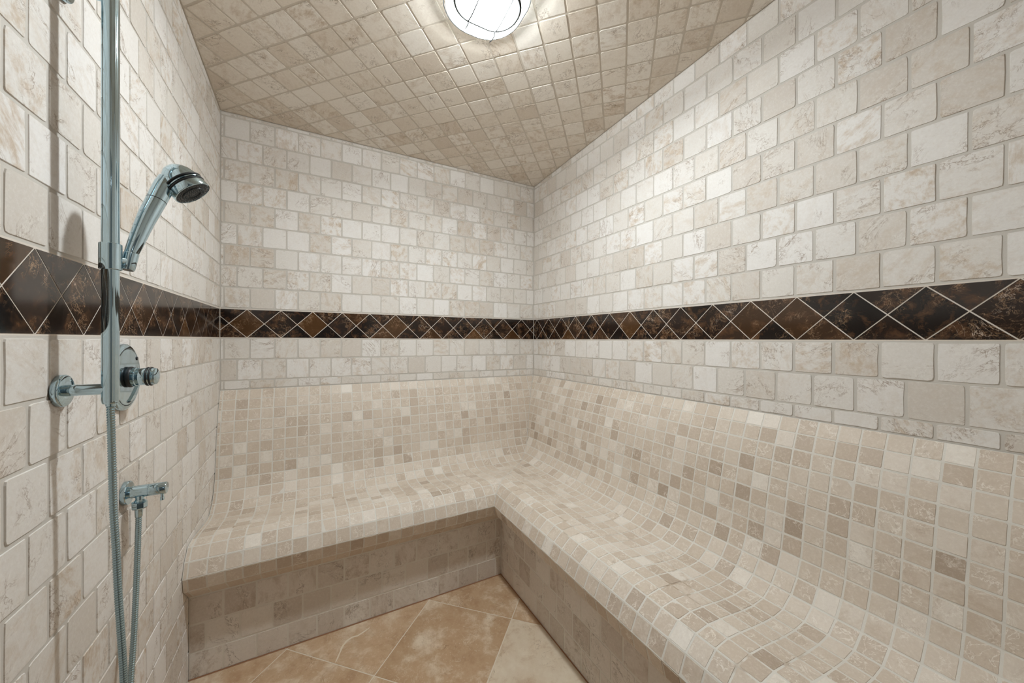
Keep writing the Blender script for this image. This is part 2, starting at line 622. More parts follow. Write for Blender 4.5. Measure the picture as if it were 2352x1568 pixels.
wall_front = slab('wall_front', [W(XL - T, YF, FLOOR - T), W(XR + T, YF, FLOOR - T), W(XR + T, YF, ceil_z(YF) + T), W(XL - T, YF, ceil_z(YF) + T),
                                 W(XL - T, YF - T, FLOOR - T), W(XR + T, YF - T, FLOOR - T), W(XR + T, YF - T, ceil_z(YF) + T), W(XL - T, YF - T, ceil_z(YF) + T)], M['grout'])
door_1 = slab('door_1', [W(-1.5, YF + .02, FLOOR + .1), W(5.5, YF + .02, FLOOR + .1), W(5.5, YF + .02, 8.0), W(-1.5, YF + .02, 8.0),
                         W(-1.5, YF + .14, FLOOR + .1), W(5.5, YF + .14, FLOOR + .1), W(5.5, YF + .14, 8.0), W(-1.5, YF + .14, 8.0)], M['door_glass'])

# ------------------------------------------------------------------ wall tiles
def sq(a, b, w=1.0, h=1.0):
    return [(a, b), (a + w, b), (a + w, b + h), (a, b + h)]


# local surface coordinates: back wall (u from the left corner, z); side walls (d from the back corner, z)
def m_back(u, z):
    return frame(W(XL + u, D, z), (1, 0, 0), (0, 0, 1))


def m_right(d, z):      # d runs towards the camera; seen from inside, u axis points towards +... keep right-handed
    return frame(W(XR, D - d, z), (0, -1, 0), (0, 0, 1))


def m_left(d, z):
    return frame(W(XL, D - d, z), (0, 1, 0), (0, 0, 1))


WB = XR - XL
LEN = D - YF


def wall_tiles(parent, mfun, width, offA, offB, zlow, side, flip):
    """offA/offB: joint phase of the first row above / below the band; flip: surface x axis runs against d"""
    R = random.Random(11 + len(side))
    F = Field('tile', 'small_tiles', parent, M['wall'])
    sgn = -1 if flip else 1

    def place(u0, z0, z1lim, z0lim):
        lo, hi = u0, u0 + 1
        poly = sq(lo, z0)
        clips = [(-1, 0, 0), (1, 0, width), (0, 1, z1lim), (0, -1, -z0lim)]
        if side == 'back':
            clips.append((0, 1, ceil_z(D)))
        else:
            clips.append((-SL, 1, ZT + ZC))
        if flip:    # mirror so that polygons stay counter-clockwise in the surface frame
            poly = [(-x, y) for x, y in poly][::-1]
            clips = [(-a, b, c) for a, b, c in clips]
            lay(F, poly, clips, lambda x, y: mfun(-x, y), 'wall', R)
        else:
            lay(F, poly, clips, mfun, 'wall', R)

    nrow = 12 if side != 'back' else 10
    for k in range(nrow):
        ph = (offA + 0.5 * (k % 2)) % 1.0
        for i in range(-1, int(width) + 2):
            place(ph + i, ZT + 0.03 + k * 0.9985, 99, -99)
    nlow = int(math.ceil(-zlow)) + 1
    for k in range(nlow):
        ph = (offB + 0.5 * (k % 2)) % 1.0
        ztop = ZB - 0.03 - k * 0.999
        if ztop < zlow:
            break
        for i in range(-1, int(width) + 2):
            place(ph + i, ztop - 1.0, ztop, zlow)
    F.build()


wall_tiles(wall_back, m_back, WB, 0.135, 0.135, -2.412, 'back', False)
wall_tiles(wall_right, m_right, LEN, 0.58, 0.57, -2.412, 'right', False)
wall_tiles(wall_left, m_left, LEN, 0.545, 0.54, FLOOR, 'left', True)


def band(parent, mfun, width, phase, flip, seed):
    """polished diamonds with half diamonds above and below"""
    R = random.Random(seed)
    F = Field('marble_tile', 'marble_tiles', parent, M['marble'])
    h = ZT - ZB
    zt, zb, zm = ZT - 0.008, ZB + 0.008, (ZT + ZB) / 2
    polys = []
    for i in range(-2, int(width / DW) + 2):
        c = phase + i * DW
        polys.append([(c - DW / 2, zm), (c, zb), (c + DW / 2, zm), (c, zt)])
        polys.append([(c, zt), (c + DW / 2, zm), (c + DW, zt)])
        polys.append([(c, zb), (c + DW, zb), (c + DW / 2, zm)])
    for p in polys:
        for a, b, c in ((-1, 0, 0), (1, 0, width)):
            p = clip_poly(p, a, b, c)
            if len(p) < 3:
                break
        if len(p) < 3 or abs(poly_area(p)) < 0.01:
            continue
        if flip:
            p = [(-x, y) for x, y in p][::-1]
        cx = sum(v[0] for v in p) / len(p)
        cy = sum(v[1] for v in p) / len(p)
        loc = inset_poly([((x - cx) * S, (y - cy) * S) for x, y in p], 0.0013)
        if len(loc) < 3:
            continue
        v, f = tile_geo(loc, 0.004, 0.0003)
        mw = mfun(-cx if flip else cx, cy) @ Matrix.Translation((0, 0, -0.0008))
        F.add(v, f, mw)
    F.build()
    # pale bed of mortar that shows between the diamonds
    bm = bmesh.new()
    x0, x1 = (0, width)
    a = mfun(x0, ZB - .012) @ Vector((0, 0, -0.0015))
    b = mfun(x1, ZB - .012) @ Vector((0, 0, -0.0015))
    c = mfun(x1, ZT + .012) @ Vector((0, 0, -0.0015))
    d = mfun(x0, ZT + .012) @ Vector((0, 0, -0.0015))
    nrm = mfun(x0, ZB).to_3x3() @ Vector((0, 0, 1))
    vs = [bm.verts.new(p) for p in (a, b, c, d)] + [bm.verts.new(p - nrm * 0.003) for p in (a, b, c, d)]
    for ff in ((0, 1, 2, 3), (7, 6, 5, 4), (0, 4, 5, 1), (1, 5, 6, 2), (2, 6, 7, 3), (3, 7, 4, 0)):
        bm.faces.new([vs[i] for i in ff])
    bmesh.ops.recalc_face_normals(bm, faces=bm.faces)
    bm_obj('mortar_bed', bm, M['grout_band'], parent, smooth=False)


band(wall_back, m_back, WB, 1.0272, False, 3)
band(wall_right, m_right, LEN, 0.4187, False, 4)
band(wall_left, m_left, LEN, 1.7889 - DW, True, 5)

# ------------------------------------------------------------------ ceiling tiles, laid diagonally
def ceiling_tiles():
    R = random.Random(21)
    F = Field('tile', 'small_tiles', ceiling, M['ceiling'])
    q2 = 2 ** .5

    def mc(x, y):       # seen from below: x axis +x, y axis -y so that the normal looks down
        return frame(W(x, -y, ceil_z(-y)), (1, 0, 0), (0, -1, SL))

    for i in range(-6, 28):
        for j in range(-20, 24):
            a0, b0 = 0.485 + i, 0.745 + j
            pts = []
            for a, b in ((a0, b0), (a0 + 1, b0), (a0 + 1, b0 + 1), (a0, b0 + 1)):
                x, y = (a - b) / q2, (a + b) / q2
                pts.append((x, -y))
            pts = pts[::-1]
            clips = [(-1, 0, -XL), (1, 0, XR), (0, -1, D), (0, 1, -YF)]
            p = pts
            for c in clips:
                p = clip_poly(p, *c)
                if len(p) < 3:
                    break
            if len(p) < 3:
                continue
            if abs(poly_area(p) - 1) < 1e-6:
                cx = sum(v[0] for v in pts) / 4
                cy = sum(v[1] for v in pts) / 4
                v, f, me = R.choice(VAR['ceiling'])
                mw = jiggle(mc(cx, cy), R, 0.12) @ Matrix.Rotation(math.pi / 4 + R.choice((0, 1, 2, 3)) * math.pi / 2, 4, 'Z')
                F.add(v, f, mw, me)
            else:
                lay(F, pts, clips, mc, 'ceiling', R, shared=False)
    F.build()


ceiling_tiles()

# ------------------------------------------------------------------ floor tiles, large and laid diagonally
def floor_tiles():
    R = random.Random(5)
    F = Field('tile', 'small_tiles', floor, M['floor'])
    q2 = 2 ** .5
    P = 3.955
    for i in range(-6, 6):
        for j in range(-6, 5):
            a0, b0 = 11.05 + i * P, 4.33 + j * P
            pts = []
            for a, b in ((a0, b0), (a0 + P, b0), (a0 + P, b0 + P), (a0, b0 + P)):
                pts.append(((a - b) / q2, (a + b) / q2))
            for c in ((-1, 0, -XL), (1, 0, XR - RB * RSC + .02), (0, 1, D - RB + .02), (0, -1, -YF)):
                pts = clip_poly(pts, *c)
                if len(pts) < 3:
                    break
            if len(pts) < 3 or abs(poly_area(pts)) < 0.01:
                continue
            cx = sum(v[0] for v in pts) / len(pts)
            cy = sum(v[1] for v in pts) / len(pts)
            loc = inset_poly([((x - cx) * S, (y - cy) * S) for x, y in pts], 0.0019)
            if len(loc) < 3:
                continue
            if poly_area(loc) < 0:
                loc = loc[::-1]
            v, f = tile_geo(loc, 0.003, 0.0005)
            me = geo_mesh('tile', v, f, M['floor_pale'] if (i, j) in ((0, -1), (-2, 0)) else M['floor'])
            F.add(v, f, frame(W(cx, cy, FLOOR), (1, 0, 0), (0, 1, 0)), me)
    F.build()
    # an old crack filled with cream resin across one tile
    pts = []
    for X, Y in ((1010, 332), (985, 350), (945, 376), (915, 384), (890, 400), (868, 425), (858, 442), (847, 470), (838, 492), (824, 520)):
        px, py = 420 + X * .42517, 1300 + Y * .42517
        d = _f + CR * ((px - 1176) / FPX) - CU * ((py - 784) / FPX)
        pts.append(d * (FLOOR / d.z))
    bm = bmesh.new()
    prev = None
    for i, p in enumerate(pts):
        t = (pts[min(i + 1, len(pts) - 1)] - pts[max(i - 1, 0)]).normalized()
        n_ = Vector((-t.y, t.x, 0))
        w = (0.012 if i in (0, len(pts) - 1) else R.uniform(0.022, 0.040))
        cur = [bm.verts.new(W(p.x + n_.x * w, p.y + n_.y * w, FLOOR + 0.004)), bm.verts.new(W(p.x - n_.x * w, p.y - n_.y * w, FLOOR + 0.009))]
        if prev:
            bm.faces.new((prev[0], prev[1], cur[1], cur[0]))
        prev = cur
    bmesh.ops.recalc_face_normals(bm, faces=bm.faces)
    bm_obj('filled_crack', bm, M['crack'], floor, smooth=False)


floor_tiles()

# ------------------------------------------------------------------ benches
PR = [Vector((d, z)) for d, z in PROF]
PC = PR + [Vector(CHAM), Vector((RB, FLOOR))]      # outline of the whole bench section


def recessed(pts, r):
    """profile moved inwards (into the masonry) by r"""
    out = []
    for i, p in enumerate(pts):
        a = pts[max(i - 1, 0)]
        b = pts[min(i + 1, len(pts) - 1)]
        t = (b - a).normalized()
        n = Vector((t.y, -t.x))      # for a profile going outwards and down this points into the masonry
        n = -n if n.x > 0 and abs(n.x) > abs(n.y) and False else n
        out.append(p + n * r)
    return out


# direction (d, z) going down/out: right-hand side of travel is towards the wall and down
BED = recessed(PC, 0.0008 / S)


def bench_body(name, P3, rs, end0, end1):
    """masonry core: P3(t, d, z) -> world; end0/end1(d) = start and end coordinate along the bench for depth d"""
    bm = bmesh.new()
    sec = [Vector((0.0, FLOOR))] + [Vector((0.0, BED[0].y))] + [Vector((max(v.x, 0.0), v.y)) for v in BED]
    A = [bm.verts.new(P3(end0(v.x), v.x, v.y)) for v in sec]
    B = [bm.verts.new(P3(end1(v.x), v.x, v.y)) for v in sec]
    n = len(sec)
    for i in range(n):
        j = (i + 1) % n
        try:
            bm.faces.new((A[i], A[j], B[j], B[i]))
        except Exception:
            pass
    bm.faces.new(A[::-1])
    bm.faces.new(B)
    bmesh.ops.remove_doubles(bm, verts=bm.verts, dist=1e-6)
    bmesh.ops.recalc_face_normals(bm, faces=bm.faces)
    return bm


back_bm = bench_body('mosaic_bench', lambda t, d, z: W(t, D - d, z), 1, lambda d: XL + 0.012, lambda d: XR - d * RSC - 0.005)
bench_back = bm_obj('mosaic_bench', back_bm, M['grout_bench'], smooth=False)
right_bm = bench_body('mosaic_bench', lambda t, d, z: W(XR - d * RSC, t, z), RSC, lambda d: D - d - 0.005, lambda d: YF + 0.02)
bench_right = bm_obj('mosaic_bench', right_bm, M['grout_bench'], smooth=False)
bench_back['label'] = 'beige mosaic bench with curved seat along the back wall, reaching the shower wall'
bench_right['label'] = 'long beige mosaic bench with curved backrest along the right wall'
for b_ in (bench_back, bench_right):
    b_['category'] = 'bench'
    b_['group'] = 'mosaic benches around the steam room'

MV = None


def mosaic(parent, which, seed):
    R = random.Random(seed)
    F = Field('mosaic_tile', 'mosaic_tiles', parent, M['mosaic'])
    # profile segments as (start, end) incl. the slanted row below the nose
    segs = [(PR[i], PR[i + 1], 'm') for i in range(len(PR) - 1)] + [(PR[-1], Vector(CHAM), 'c')]
    rs = 1.0 if which == 'back' else RSC
    shared = {}
    for k, (p, q, kind) in enumerate(segs):
        seglen = math.hypot((q.x - p.x) * rs, q.y - p.y)
        lo, hi = 0.0, seglen
        ncol = 36 if which == 'back' else 50
        for j in range(-1, ncol):
            # surface x axis: back bench +x (from the left wall); right bench -y (towards the camera)
            if which == 'back':
                c0 = 0.14 + 0.5 * j
                clips = [(-1, 0, -0.012)]
                # mitre: t <= WB - rs_r * d(s),  d(s) = p.x + (q.x - p.x) * s / seglen ; s runs downwards, y = -s
                dpx = (q.x - p.x) / seglen
                clips.append((1, -dpx * RSC, WB - p.x * RSC))
                t0, t1 = c0, c0 + 0.5
            else:
                c0 = 0.25 + 0.5 * (j)
                dpx = (q.x - p.x) / seglen
                # mitre: t >= d(s)
                clips = [(-1, -dpx, -p.x), (1, 0, LEN - 0.03)]
                t0, t1 = c0, c0 + 0.5
            quad = [(t0, -seglen), (t1, -seglen), (t1, 0), (t0, 0)]
            poly = quad
            for c in clips:
                poly = clip_poly(poly, *c)
                if len(poly) < 3:
                    break
            if len(poly) < 3 or abs(poly_area(poly)) < 0.004:
                continue
            cut = abs(abs(poly_area(poly)) - abs(poly_area(quad))) > 1e-6
            if which == 'back':
                U = Vector((1, 0, 0))
                Dn = Vector((0, -(q.x - p.x), q.y - p.y)).normalized()

                def at(t, s):
                    return W(XL + t, D - (p.x + (q.x - p.x) * s / seglen), p.y + (q.y - p.y) * s / seglen)
            else:
                U = Vector((0, -1, 0))
                Dn = Vector((-(q.x - p.x) * rs, 0, q.y - p.y)).normalized()

                def at(t, s):
                    d = p.x + (q.x - p.x) * s / seglen
                    return W(XR - d * rs, D - t, p.y + (q.y - p.y) * s / seglen)
            key = (which, k) if kind == 'c' else 'std'
            if not cut and (kind == 'm'):
                if 'std' not in shared:
                    shared['std'] = []
                    for _ in range(18):
                        w2 = 0.25 * S - 0.038 * S / 2 * R.uniform(0.85, 1.3)
                        h2 = 0.2525 * S - 0.038 * S / 2 * R.uniform(0.85, 1.3)
                        ol = outline([(-w2, -h2), (w2, -h2), (w2, h2), (-w2, h2)], 0.0028, 0.0006, R, mid=False)
                        v, f = tile_geo(ol, 0.0018, 0.0008)
                        shared['std'].append((v, f, geo_mesh('mosaic_tile', v, f, M['mosaic'])))
                v, f, me = R.choice(shared['std'])
                mw = frame(at((t0 + t1) / 2, seglen / 2), U, -Dn)
                F.add(v, f, mw if k == 0 else jiggle(mw, R, 0.5, 0.0003), me)
            else:
                cx = sum(v[0] for v in poly) / len(poly)
                cy = sum(v[1] for v in poly) / len(poly)
                loc = inset_poly([((x - cx) * S, (y - cy) * S) for x, y in poly], 0.038 * S / 2)
                if len(loc) < 3 or abs(poly_area(loc)) < 1e-5:
                    continue
                ol = outline(loc, 0.0024, 0.0004, R, mid=False)
                v, f = tile_geo(ol, 0.0018, 0.0007)
                F.add(v, f, frame(at(cx, -cy), U, -Dn))
    F.build()
    # riser: larger tumbled tiles in running bond
    R = random.Random(seed + 1)
    G = Field('riser_tile', 'riser_tiles', parent, M['riser'])
    z_top = CHAM[1]
    for k in range(3):
        zt = z_top - 0.02 - k * 0.985 if k < 3 else 0
        z0 = zt - 1.0
        if k == 2:
            z0 = FLOOR
        ph = {'back': (0.97, 0.47, 0.97), 'right': (0.18, 0.68, 0.18)}[which][k]
        zb_ = zt - 0.985 if k < 2 else FLOOR
        for i in range(-1, 26):
            if which == 'back':
                quad = sq(ph + i, zb_, 1.0, zt - zb_)
                clips = [(-1, 0, 0), (1, 0, WB - RB * RSC)]
                lay(G, quad, clips, lambda x, y: frame(W(XL + x, D - RB, y), (1, 0, 0), (0, 0, 1)), 'riser', R, shared=False, rad=0.006)
            else:
                quad = sq(ph + i, zb_, 1.0, zt - zb_)
                clips = [(-1, 0, -RB), (1, 0, LEN - 0.03)]
                lay(G, quad, clips, lambda x, y: frame(W(XR - RB * RSC, D - x, y), (0, -1, 0), (0, 0, 1)), 'riser', R, shared=False, rad=0.006)
    G.build()


mosaic(bench_back, 'back', 31)
mosaic(bench_right, 'right', 47)

# brown sealant bead where the risers meet the floor
bm = bmesh.new()
e = 0.035
y0, x0 = D - RB, XR - RB * RSC
pts = []
for (ax, ay) in ((XL, y0), (x0, y0), (x0, YF)):
    pts.append((ax, ay))
ring = []
for n_, (ax, ay) in enumerate(pts):
    ox = -1 if n_ >= 1 else 0
    oy = -1 if n_ <= 1 else 0
    ring.append([bm.verts.new(W(ax, ay, FLOOR + 0.005)), bm.verts.new(W(ax + ox * e, ay + oy * e, FLOOR + 0.005)), bm.verts.new(W(ax + ox * e * .2, ay + oy * e * .2, FLOOR + e))])
for a, b in zip(ring[:-1], ring[1:]):
    for i in range(3):
        bm.faces.new((a[i], a[(i + 1) % 3], b[(i + 1) % 3], b[i]))
bm.faces.new(ring[0]); bm.faces.new(ring[-1][::-1])
bmesh.ops.recalc_face_normals(bm, faces=bm.faces)
tr = bm_obj('trim_1', bm, M['caulk'], smooth=False)
tr['kind'] = 'structure'

# ------------------------------------------------------------------ fittings
def thing(name, loc, label, cat, group=None):
    o = bpy.data.objects.new(name, None)
    COL.objects.link(o)
    o.location = loc
    o.empty_display_size = 0.02
    o['label'] = label
    o['category'] = cat
    if group:
        o['group'] = group
    return o


def put(name, bm, mat, root, smooth=True):
    """mesh given in world coordinates, parented to root without moving"""
    o = bm_obj(name, bm, mat, smooth=smooth)
    base = Vector(root.location)
    pr = root.parent
    while pr:
        base += Vector(pr.location)
        pr = pr.parent
    o.data.transform(Matrix.Translation(-base))
    o.parent = root
    return o


def axes(d):
    d = Vector(d).normalized()
    a = Vector((0, 0, 1)) if abs(d.z) < 0.9 else Vector((1, 0, 0))
    u = d.cross(a).normalized()
    return u, d.cross(u).normalized(), d


def lathe(bm, origin, d, prof, seg=40, u=None, su=1.0, sv=1.0):
    """prof: list of (radius, height) in modules, along direction d from origin (module coords)"""
    uu, vv, dd = axes(d)
    if u is not None:
        uu = Vector(u).normalized()
        vv = dd.cross(uu).normalized()
    o = Vector(origin)
    rings = []
    for r, h in prof:
        if r < 1e-6:
            rings.append([bm.verts.new(W(*(o + dd * h)))])
        else:
            rings.append([bm.verts.new(W(*(o + dd * h + uu * (r * su * math.cos(2 * math.pi * i / seg)) + vv * (r * sv * math.sin(2 * math.pi * i / seg))))) for i in range(seg)])
    for a, b in zip(rings[:-1], rings[1:]):
        for i in range(seg):
            j = (i + 1) % seg
            if len(a) == 1 and len(b) == 1:
                continue
            if len(a) == 1:
                bm.faces.new((a[0], b[i], b[j]))
            elif len(b) == 1:
                bm.faces.new((a[i], a[j], b[0]))
            else:
                bm.faces.new((a[i], a[j], b[j], b[i]))
    if len(rings[0]) > 1:
        bm.faces.new(rings[0][::-1])
    if len(rings[-1]) > 1:
        bm.faces.new(rings[-1])
    bmesh.ops.recalc_face_normals(bm, faces=bm.faces)
    return bm


def spline(pts, n):
    """Catmull-Rom through points (tuples of any length), n samples per span"""
    P = [np.array(p, float) for p in pts]
    P = [2 * P[0] - P[1]] + P + [2 * P[-1] - P[-2]]
    out = []
    for i in range(1, len(P) - 2):
        for t in np.linspace(0, 1, n, endpoint=False):
            p0, p1, p2, p3 = P[i - 1], P[i], P[i + 1], P[i + 2]
            out.append(0.5 * ((2 * p1) + (-p0 + p2) * t + (2 * p0 - 5 * p1 + 4 * p2 - p3) * t * t + (-p0 + 3 * p1 - 3 * p2 + p3) * t ** 3))
    out.append(P[-2])
    return out


def tube(bm, pts, radii, seg=16, closed=False, squash=None):
    """sweep circles along module-space points"""
    pts = [Vector(p) for p in pts]
    n = len(pts)
    prev = None
    rings = []
    for i, p in enumerate(pts):
        if closed:
            t = (pts[(i + 1) % n] - pts[i - 1]).normalized()
        else:
            t = (pts[min(i + 1, n - 1)] - pts[max(i - 1, 0)]).normalized()
        if prev is None:
            u, v, _ = axes(t)
        else:
            u = (prev - t * prev.dot(t)).normalized()
            v = t.cross(u)
        prev = u
        r = radii[i] if isinstance(radii, (list, tuple)) else radii
        rings.append([bm.verts.new(W(*(p + u * (r * math.cos(2 * math.pi * k / seg)) + v * (r * math.sin(2 * math.pi * k / seg))))) for k in range(seg)])
    m = n if closed else n - 1
    for i in range(m):
        a, b = rings[i], rings[(i + 1) % n]
        for k in range(seg):
            j = (k + 1) % seg
            bm.faces.new((a[k], a[j], b[j], b[k]))
    if not closed:
        bm.faces.new(rings[0][::-1])
        bm.faces.new(rings[-1])
    bmesh.ops.recalc_face_normals(bm, faces=bm.faces)
    return bm


# ---- shower rail
BX, BY = -3.160, 9.13
rail = thing('shower_rail', W(BX, BY, -1.15), 'tall vertical chrome shower rail held off the left wall by round flanged arms', 'shower rail')
bm = bmesh.new()
SEG = 48
prof_r = []
ringsets = []
for z, k in ((-1.165, 0.86), (-1.15, 0.93), (-1.12, 0.97), (-1.10, 1.0), (6.6, 1.0), (6.66, 0.9)):
    ring_ = []
    for i in range(SEG):
        a = 2 * math.pi * i / SEG
        ca, sa = math.cos(a), math.sin(a)
        ex = 2 / 2.35
        x = 0.112 * abs(ca) ** ex * (1 if ca > 0 else -1)
        y = 0.106 * abs(sa) ** ex * (1 if sa > 0 else -1)
        # two shallow flutes down the front of the tube
        fl = 1.0
        for c in (-0.95, -0.45):
            dd_ = math.atan2(math.sin(a - c), math.cos(a - c))
            fl -= 0.07 * math.exp(-(dd_ / 0.10) ** 2)
        ring_.append(bm.verts.new(W(BX + x * k * fl, BY + y * k * fl, z)))
    ringsets.append(ring_)
for a, b in zip(ringsets[:-1], ringsets[1:]):
    for i in range(SEG):
        j = (i + 1) % SEG
        bm.faces.new((a[i], a[j], b[j], b[i]))
bm.faces.new(ringsets[0][::-1]); bm.faces.new(ringsets[-1])
bmesh.ops.recalc_face_normals(bm, faces=bm.faces)
put('rail', bm, M['chrome'], rail)
for zc_ in (-0.905, 6.03):
    bm = lathe(bmesh.new(), (XL, BY, zc_), (1, 0, 0), [(0.0, 0.0), (0.262, 0.0), (0.272, 0.012), (0.274, 0.07), (0.262, 0.088), (0.245, 0.094), (0.10, 0.096), (0.0, 0.096)], 56)
    put('wall_flange', bm, M['chrome'], rail)
    bm = lathe(bmesh.new(), (XL, BY, zc_), (1, 0, 0), [(0.0, 0.096), (0.098, 0.096), (0.098, 0.155), (0.090, 0.158), (0.090, 0.166), (0.098, 0.169), (0.098, 0.23), (0.094, 0.24), (0.094, 0.66), (0.0, 0.66)], 40)
    put('arm', bm, M['chrome'], rail)
# sliding holder for the hand shower
hold = (BX, BY, 1.215)
bm = lathe(bmesh.new(), hold, (0, 0, 1), [(0.119, 0.012), (0.138, 0.0), (0.148, 0.01), (0.148, 0.455), (0.138, 0.465), (0.119, 0.455)], 48)
bm.faces.ensure_lookup_table()
slider = put('slider', bm, M['chrome'], rail)
HP = spline([(-2.985, 9.285, 1.30), (-2.965, 9.31, 1.50), (-2.905, 9.38, 1.80), (-2.806, 9.50, 2.265), (-2.705, 9.60, 2.642), (-2.62, 9.68, 2.95), (-2.545, 9.74, 3.17)], 6)
hd = (Vector(HP[8]) - Vector(HP[0])).normalized()
bm = bmesh.new()
p0 = Vector(HP[0]) - hd * 0.03
tube(bm, [p0 + hd * t for t in (-0.02, 0.0, 0.15, 0.30, 0.31)], [0.085, 0.098, 0.104, 0.108, 0.10], 32)
tube(bm, [Vector((BX + .06, BY + .03, 1.40)), (p0 + hd * 0.15)], [0.07, 0.07], 20)
put('handset_cradle', bm, M['chrome'], slider)

# ---- hand shower
hs = thing('hand_shower', W(-2.98, 9.29, 1.3), 'chrome hand shower with dark spray face slotted in the rail holder on the left wall', 'hand shower')
NH = Vector((0.629, -0.045, -0.776)).normalized()
FC = Vector((-2.178, 9.79, 3.0))
rad = []
for i in range(len(HP)):
    t = i / (len(HP) - 1)
    rad.append(float(np.interp(t, [0, 0.1, 0.3, 0.55, 0.66, 0.74, 0.9, 1.0], [0.072, 0.082, 0.112, 0.146, 0.152, 0.155, 0.165, 0.16])))
bm = tube(bmesh.new(), HP, rad, 36)
put('handle', bm, M['chrome'], hs)
k = int(len(HP) * 0.70)
tt = (Vector(HP[k + 1]) - Vector(HP[k - 1])).normalized()
bm = bmesh.new()
tube(bm, [Vector(HP[k]) - tt * 0.006, Vector(HP[k]) + tt * 0.006], [rad[k] + 0.0018] * 2, 36)
put('seam', bm, M['black'], hs)
bm = lathe(bmesh.new(), FC, NH, [(0.0, -0.60), (0.08, -0.595), (0.16, -0.565), (0.225, -0.50), (0.275, -0.42), (0.305, -0.33), (0.318, -0.26), (0.30, -0.25)], 56)
head = put('head', bm, M['chrome'], hs)
bm = lathe(bmesh.new(), FC, NH, [(0.30, -0.22), (0.334, -0.215), (0.342, -0.20), (0.338, -0.185), (0.30, -0.18)], 56)
put('chrome_ring', bm, M['chrome'], head)
for h0 in (-0.262, -0.176):
    bm = lathe(bmesh.new(), FC, NH, [(0.30, h0), (0.338, h0 + 0.004), (0.348, h0 + 0.02), (0.338, h0 + 0.037), (0.30, h0 + 0.041)], 56)
    put('rubber_ring', bm, M['black'], head)
bm = lathe(bmesh.new(), FC, NH, [(0.31, -0.135), (0.336, -0.13), (0.340, -0.01), (0.334, 0.004), (0.318, 0.006), (0.31, -0.012)], 56)
put('spray_rim', bm, M['chrome'], head)
bm = lathe(bmesh.new(), FC, NH, [(0.31, -0.03), (0.318, -0.008), (0.30, 0.004), (0.215, 0.012), (0.21, 0.03), (0.125, 0.034), (0.12, 0.022), (0.0, 0.026)], 56)
face = put('spray_face', bm, M['charcoal'], head)
bm = bmesh.new()
uu, vv, dd = axes(NH)
for rr, nn, hh in ((0.29, 26, 0.0), (0.25, 24, 0.006), (0.195, 26, 0.03), (0.165, 24, 0.03), (0.14, 20, 0.03), (0.09, 14, 0.02), (0.05, 8, 0.02)):
    for i in range(nn):
        a = 2 * math.pi * i / nn + rr * 9
        lathe(bm, FC + uu * rr * math.cos(a) + vv * rr * math.sin(a), NH, [(0.008, hh), (0.0075, hh + 0.012), (0.0, hh + 0.018)], 6)
put('nozzle', bm, M['nozzle'], head)['kind'] = 'stuff'
# raised grip dots on the handle's front
bm = bmesh.new()
vdir = (Vector(HP[20]) * -1).normalized()
for row in range(7):
    i = 12 + row * 2
    c = Vector(HP[i]); t = (Vector(HP[i + 1]) - Vector(HP[i - 1])).normalized()
    side = t.cross(vdir).normalized()
    for s_ in (0.35, 0.75):
        out = (vdir * math.cos(s_ * 1.25) + side * -math.sin(s_ * 1.25)).normalized()
        lathe(bm, c + out * (rad[i] - 0.004), out, [(0.017, 0.0), (0.014, 0.010), (0.0, 0.014)], 10)
put('grip_dots', bm, M['chrome'], hs)['kind'] = 'stuff'
bm = bmesh.new()
for s_ in (-0.10, 0.09):
    c = FC - NH * 0.575 + Vector((s_ * 0.7, 0.02, -abs(s_) * 0.35 + .03))
    lathe(bm, c, -NH, [(0.012, 0.0), (0.010, 0.01), (0, 0.012)], 10)
put('temperature_mark', bm, M['red'], head)

# ---- hose
hose_pts = [(-3.160, 9.13, -1.14), (-3.155, 9.13, -1.35), (-3.147, 9.15, -2.059), (-3.136, 9.18, -3.08), (-3.107, 9.20, -3.88), (-3.085, 9.22, -4.69), (-3.055, 9.25, -5.52),
            (-3.037, 9.30, -6.37), (-3.05, 9.42, -7.5), (-3.12, 9.62, -8.5), (-3.25, 9.98, -9.15), (-3.36, 10.35, -9.15), (-3.44, 10.72, -8.5), (-3.488, 11.0, -7.579), (-3.503, 11.2, -6.758),
            (-3.514, 11.35, -5.868), (-3.517, 11.45, -4.924), (-3.511, 11.5, -4.0)]
dense = spline(hose_pts, 60)
# resample to even steps; radius follows the wound ribs
cum = [0.0]
for a, b in zip(dense[:-1], dense[1:]):
    cum.append(cum[-1] + float(np.linalg.norm(b - a)))
L = cum[-1]
pitch = 0.046
N = int(L / (pitch / 4))
arr = np.array(dense)
ss = np.linspace(0, L, N)
hp = np.stack([np.interp(ss, cum, arr[:, k]) for k in range(3)], 1)
hr = [0.0535 + 0.0065 * math.cos(2 * math.pi * s_ / pitch) for s_ in ss]
hose = thing('shower_hose', W(-3.155, 9.13, -1.2), 'ribbed grey metal shower hose looping from the rail foot to the wall outlet', 'hose')
bm = tube(bmesh.new(), [tuple(p) for p in hp], hr, 14)
put('ribbed_tube', bm, M['hose'], hose)
bm = lathe(bmesh.new(), (-3.511, 11.5, -4.12), (0.0, 0, 1), [(0.060, 0.0), (0.068, 0.01), (0.072, 0.20), (0.060, 0.21)], 28)
put('ferrule', bm, M['chrome'], hose)
bm = lathe(bmesh.new(), (-3.158, 9.13, -1.215), (0.0, 0, 1), [(0.058, 0.0), (0.066, 0.008), (0.068, 0.045), (0.06, 0.055)], 28)
put('ferrule', bm, M['chrome'], hose)

